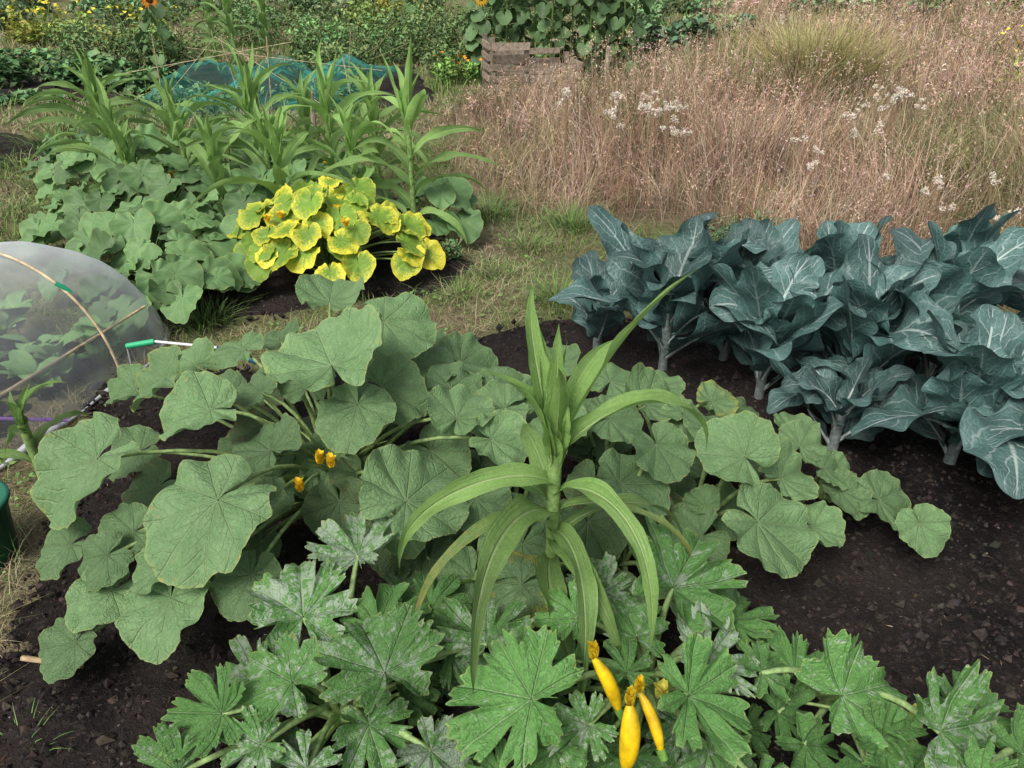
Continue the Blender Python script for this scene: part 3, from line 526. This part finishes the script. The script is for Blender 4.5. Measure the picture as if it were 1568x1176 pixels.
weeds('olive_weed',[(1.3,7.5,.5,.4,.5,1200),(3.2,6.,.5,.4,.45,900),(5.,7.5,.7,.5,.6,1200),(3.,9.5,.8,.6,.7,1500),(6.8,9.,1.,.6,.7,1500),(8.,12,1.5,.8,.8,1500),(2.4,11,.6,.6,.6,900),(5,13,1.2,.6,.7,1200),(11,15,1.5,.8,.9,1500)],(.27,.29,.12),.05,.2,.1)
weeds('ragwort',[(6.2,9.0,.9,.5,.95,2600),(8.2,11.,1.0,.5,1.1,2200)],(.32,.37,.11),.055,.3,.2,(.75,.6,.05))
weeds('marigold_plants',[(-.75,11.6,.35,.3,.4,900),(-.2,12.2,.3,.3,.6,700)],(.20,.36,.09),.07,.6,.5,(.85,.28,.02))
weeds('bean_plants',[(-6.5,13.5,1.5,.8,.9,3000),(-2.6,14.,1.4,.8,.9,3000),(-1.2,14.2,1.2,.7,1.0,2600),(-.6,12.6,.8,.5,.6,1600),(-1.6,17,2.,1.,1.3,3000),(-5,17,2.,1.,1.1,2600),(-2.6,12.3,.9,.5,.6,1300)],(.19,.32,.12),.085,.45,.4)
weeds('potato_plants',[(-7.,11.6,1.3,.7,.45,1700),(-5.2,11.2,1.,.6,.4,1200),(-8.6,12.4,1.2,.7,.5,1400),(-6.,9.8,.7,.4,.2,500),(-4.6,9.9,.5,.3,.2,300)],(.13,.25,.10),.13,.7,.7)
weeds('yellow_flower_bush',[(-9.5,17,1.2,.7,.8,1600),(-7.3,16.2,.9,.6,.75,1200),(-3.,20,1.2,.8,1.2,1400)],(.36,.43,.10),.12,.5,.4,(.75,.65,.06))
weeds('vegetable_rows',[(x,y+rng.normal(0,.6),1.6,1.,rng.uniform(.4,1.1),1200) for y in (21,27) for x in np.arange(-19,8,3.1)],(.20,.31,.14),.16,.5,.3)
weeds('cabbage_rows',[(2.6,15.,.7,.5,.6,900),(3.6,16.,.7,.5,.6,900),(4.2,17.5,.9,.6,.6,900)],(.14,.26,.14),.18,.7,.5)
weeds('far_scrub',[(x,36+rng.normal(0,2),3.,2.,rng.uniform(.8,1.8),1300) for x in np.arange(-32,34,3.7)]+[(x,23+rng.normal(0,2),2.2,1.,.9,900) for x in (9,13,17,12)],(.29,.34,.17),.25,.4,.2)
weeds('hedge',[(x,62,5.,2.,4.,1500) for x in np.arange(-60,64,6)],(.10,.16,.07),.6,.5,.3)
b=MB();x,y=view(14000,1.,12);k=~inbeds(x,y,.02)&~inpoly(x,y,FIELD)&(fbm(x*1.3,y*1.3,81,3)>.48);x,y=x[k],y[k];n=len(x)
leaves(b,np.stack([x,y,gz(x,y)+.015+rng.random(n)*.02],-1),rng.uniform(.012,.032,n)*np.clip(np.hypot(x,y)/4,1,2),cjit((.17,.29,.08),n),.7,1.5);b.build('clover',[M_fol])
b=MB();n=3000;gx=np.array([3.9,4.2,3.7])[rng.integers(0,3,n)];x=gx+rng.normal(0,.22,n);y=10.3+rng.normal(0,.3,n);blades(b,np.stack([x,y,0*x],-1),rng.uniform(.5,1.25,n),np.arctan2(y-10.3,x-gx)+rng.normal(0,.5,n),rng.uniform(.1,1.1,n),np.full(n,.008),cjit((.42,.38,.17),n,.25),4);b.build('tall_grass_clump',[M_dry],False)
# sunflowers behind crate
def sunfl(x,y,h,n,headc=None):
    b=MB();b.tube([(x,y,0),(x+.03,y,h*.5),(x+.02,y-.02,h)],[.018,.015,.011],(.2,.3,.1),1,8)
    for i in range(n):
        z=h*(.10+.88*i/n);a=i*137.5+rng.normal(0,20);r=rng.uniform(.08,.28);p=(x+r*math.cos(math.radians(a)),y+r*math.sin(math.radians(a)),z)
        pleaf(b,p,rng.uniform(.08,.13),a,tilt=(1.2*math.cos(math.radians(a)),1.2*math.sin(math.radians(a))),tint=(0,rng.uniform(.4,.9),0),nt=22,nr=4);petiole(b,(x,y,z-.05),p,.004,sides=4)
    if headc is not None:
        c=np.array([x,y-.06,h+.04]);th=np.arange(16)*2*math.pi/16
        b.grid(np.array([[c+[r*math.cos(a),-d,r*math.sin(a)] for a in th] for r,d in((.001,.02),(.04,.025),(.06,.0))]),np.array([.10,.05,.015]),2,close=True)
        for k in range(20):
            a=k*2*math.pi/20;d=np.array([math.cos(a),-.15,math.sin(a)]);s=np.array([-math.sin(a),0,math.cos(a)])*.016;b.raw([c+d*.05-s*.6,c+d*.09-s,c+d*.15,c+d*.09+s],[[0,1,2,3]],headc,2)
    b.build('sunflower_plant',[M_sqd,M_st,M_fl])
for i,(x,y) in enumerate([(-.45,12.2),(-.1,12.),(.3,12.1),(.55,11.8),(.85,12.),(1.1,11.8),(1.35,12.2),(1.6,12.),(.1,12.5),(.7,12.5),(1.2,12.6),(-.3,12.6),(1.5,12.6),(1.8,12.3)]): sunfl(x,y,rng.uniform(1.5,1.9) if i else 1.08,34,(.8,.45,.02) if i in(0,4) else None)
sunfl(-5.6,13.,1.0,14,(.85,.25,.02));sunfl(-6.4,15.,1.1,14,(.85,.55,.03));sunfl(-2.,15.5,1.1,14,(.85,.5,.03))
# crate
b=MB();cx,cy,rz=.02,11.0,.2
def R2(x,y): return (cx+x*math.cos(rz)-y*math.sin(rz),cy+x*math.sin(rz)+y*math.cos(rz))
wc=(.27,.215,.165)
for z in (.07,.20,.33,.46,.60):
    k=lambda:np.array(wc)*rng.uniform(.5,1.35)
    xx,yy=R2(-.1,-.3);b.box((xx,yy,z),(.50,.022,.078),k(),0,rz,.006,rng.normal(0,.04))
    if z<.35:
        xx,yy=R2(.53,-.28);b.box((xx,yy,z),(.72,.02,.085),k(),0,rz,.006,rng.normal(0,.03))
        xx,yy=R2(.90,.05);b.box((xx,yy,z),(.02,.62,.085),k(),0,rz,.003)
    xx,yy=R2(-.38,.0);b.box((xx,yy,z),(.022,.56,.078),k(),0,rz,.003)
    if z<.5: xx,yy=R2(.2,.4);b.box((xx,yy,z),(1.1,.02,.08),k(),0,rz,.003)
for (px,py,h) in ((-.335,-.255,.70),(.13,-.255,.58),(.85,-.24,.36),(-.33,.36,.7),(.85,.36,.45)):
    xx,yy=R2(px,py);b.box((xx,yy,h/2),(.06,.06,h),np.array(wc)*rng.uniform(.8,1.1),0,rz,.003)
b.build('wooden_crate',[M_wood],False)
def post(x,y,h,r=.035,col=(.30,.26,.2),name='wooden_post'):
    b=MB();b.tube([(x,y,-.05),(x+.01,y,h*.5),(x+.02,y,h),(x+.02,y,h+.01)],[r,r,r*.95,.005],col,0,8);b.build(name,[M_wood],False)
post(1.22,10.4,.62);post(-1.95,7.6,.5,.025);post(1.1,24,1.2,.05);post(9.5,30,1.3,.06);post(12.5,28,1.3,.05)
par=bpy.data.objects.new('teal_netting_frame',None);bpy.context.scene.collection.objects.link(par)
q=np.linspace(0,1,60);t=np.linspace(0,1,36);Q,T=np.meshgrid(q,t,indexing='ij');X=-4.1+2.4*Q+(fbm(Q*5,T*5,92,2)-.5)*.3;Y=8.5+3.0*T+Q*.6
Z=.06+.36*np.sin(T*math.pi)**.6*(.45+.55*np.abs(np.cos(Q*math.pi*2.5)))+(fbm(Q*10,T*10,90,3)-.5)*.28;Z[:, [0,-1]]=.02
b=MB();b.grid(np.stack([X,Y,Z],-1),np.array([1,1,1.]));b.build('net',[M_teal],parent=par)
b=MB()
for (x,y,h,dx) in ((-4.0,9.,.9,.1),(-3.4,9.9,.8,-.12),(-2.8,9.1,.85,.05),(-2.2,10.6,.8,.15),(-1.9,9.4,.6,-.1)): b.tube([(x,y,0),(x+dx,y+rng.normal(0,.1),h)],.007,(.45,.36,.2),0,6)
for (p,q2) in (((-4.3,8.9,.5),(-2.6,9.6,.75)),((-3.6,9.,.75),(-1.6,9.9,.4)),((-4.2,9.4,.1),(-3.3,9.1,.85)),((-3.3,9.1,.85),(-2.0,8.8,.1))): b.tube([p,q2],.004,(.55,.48,.3),0,4)
b.build('canes_and_string',[M_wood],parent=par)
weeds('netted_seedlings',[(-3.5,9.6,.7,.6,.35,1100),(-2.4,9.9,.7,.6,.35,1100)],(.17,.30,.13),.08,.5,.4)
# ---------------------------------------------------------------- light / camera
w=bpy.data.worlds.new('World');bpy.context.scene.world=w;w.use_nodes=True;nt=w.node_tree;bg=nt.nodes['Background'];sky=nt.nodes.new('ShaderNodeTexSky');sky.sky_type='NISHITA';sky.sun_disc=False
sky.sun_elevation=math.radians(52);sky.sun_rotation=math.radians(215);sky.dust_density=3.;sky.air_density=1.;hs=nt.nodes.new('ShaderNodeHueSaturation');hs.inputs['Saturation'].default_value=.35
nt.links.new(sky.outputs[0],hs.inputs['Color']);nt.links.new(hs.outputs[0],bg.inputs[0]);bg.inputs[1].default_value=.15
sl=bpy.data.lights.new('sun','SUN');sl.energy=2.8;sl.angle=math.radians(26);sl.color=(1,.96,.90);so=bpy.data.objects.new('sun',sl);so.rotation_euler=(math.radians(38),0,math.radians(-35));bpy.context.scene.collection.objects.link(so)
cam=bpy.data.cameras.new('camera');co=bpy.data.objects.new('camera',cam);cam.sensor_width=36;cam.lens=26.2;co.location=(0,0,H);co.rotation_euler=(math.radians(60),0,0);cam.clip_end=600;cam.clip_start=.05
bpy.context.scene.collection.objects.link(co);bpy.context.scene.camera=co
sc=bpy.context.scene;sc.view_settings.view_transform='Standard';sc.view_settings.look='None';sc.view_settings.exposure=0
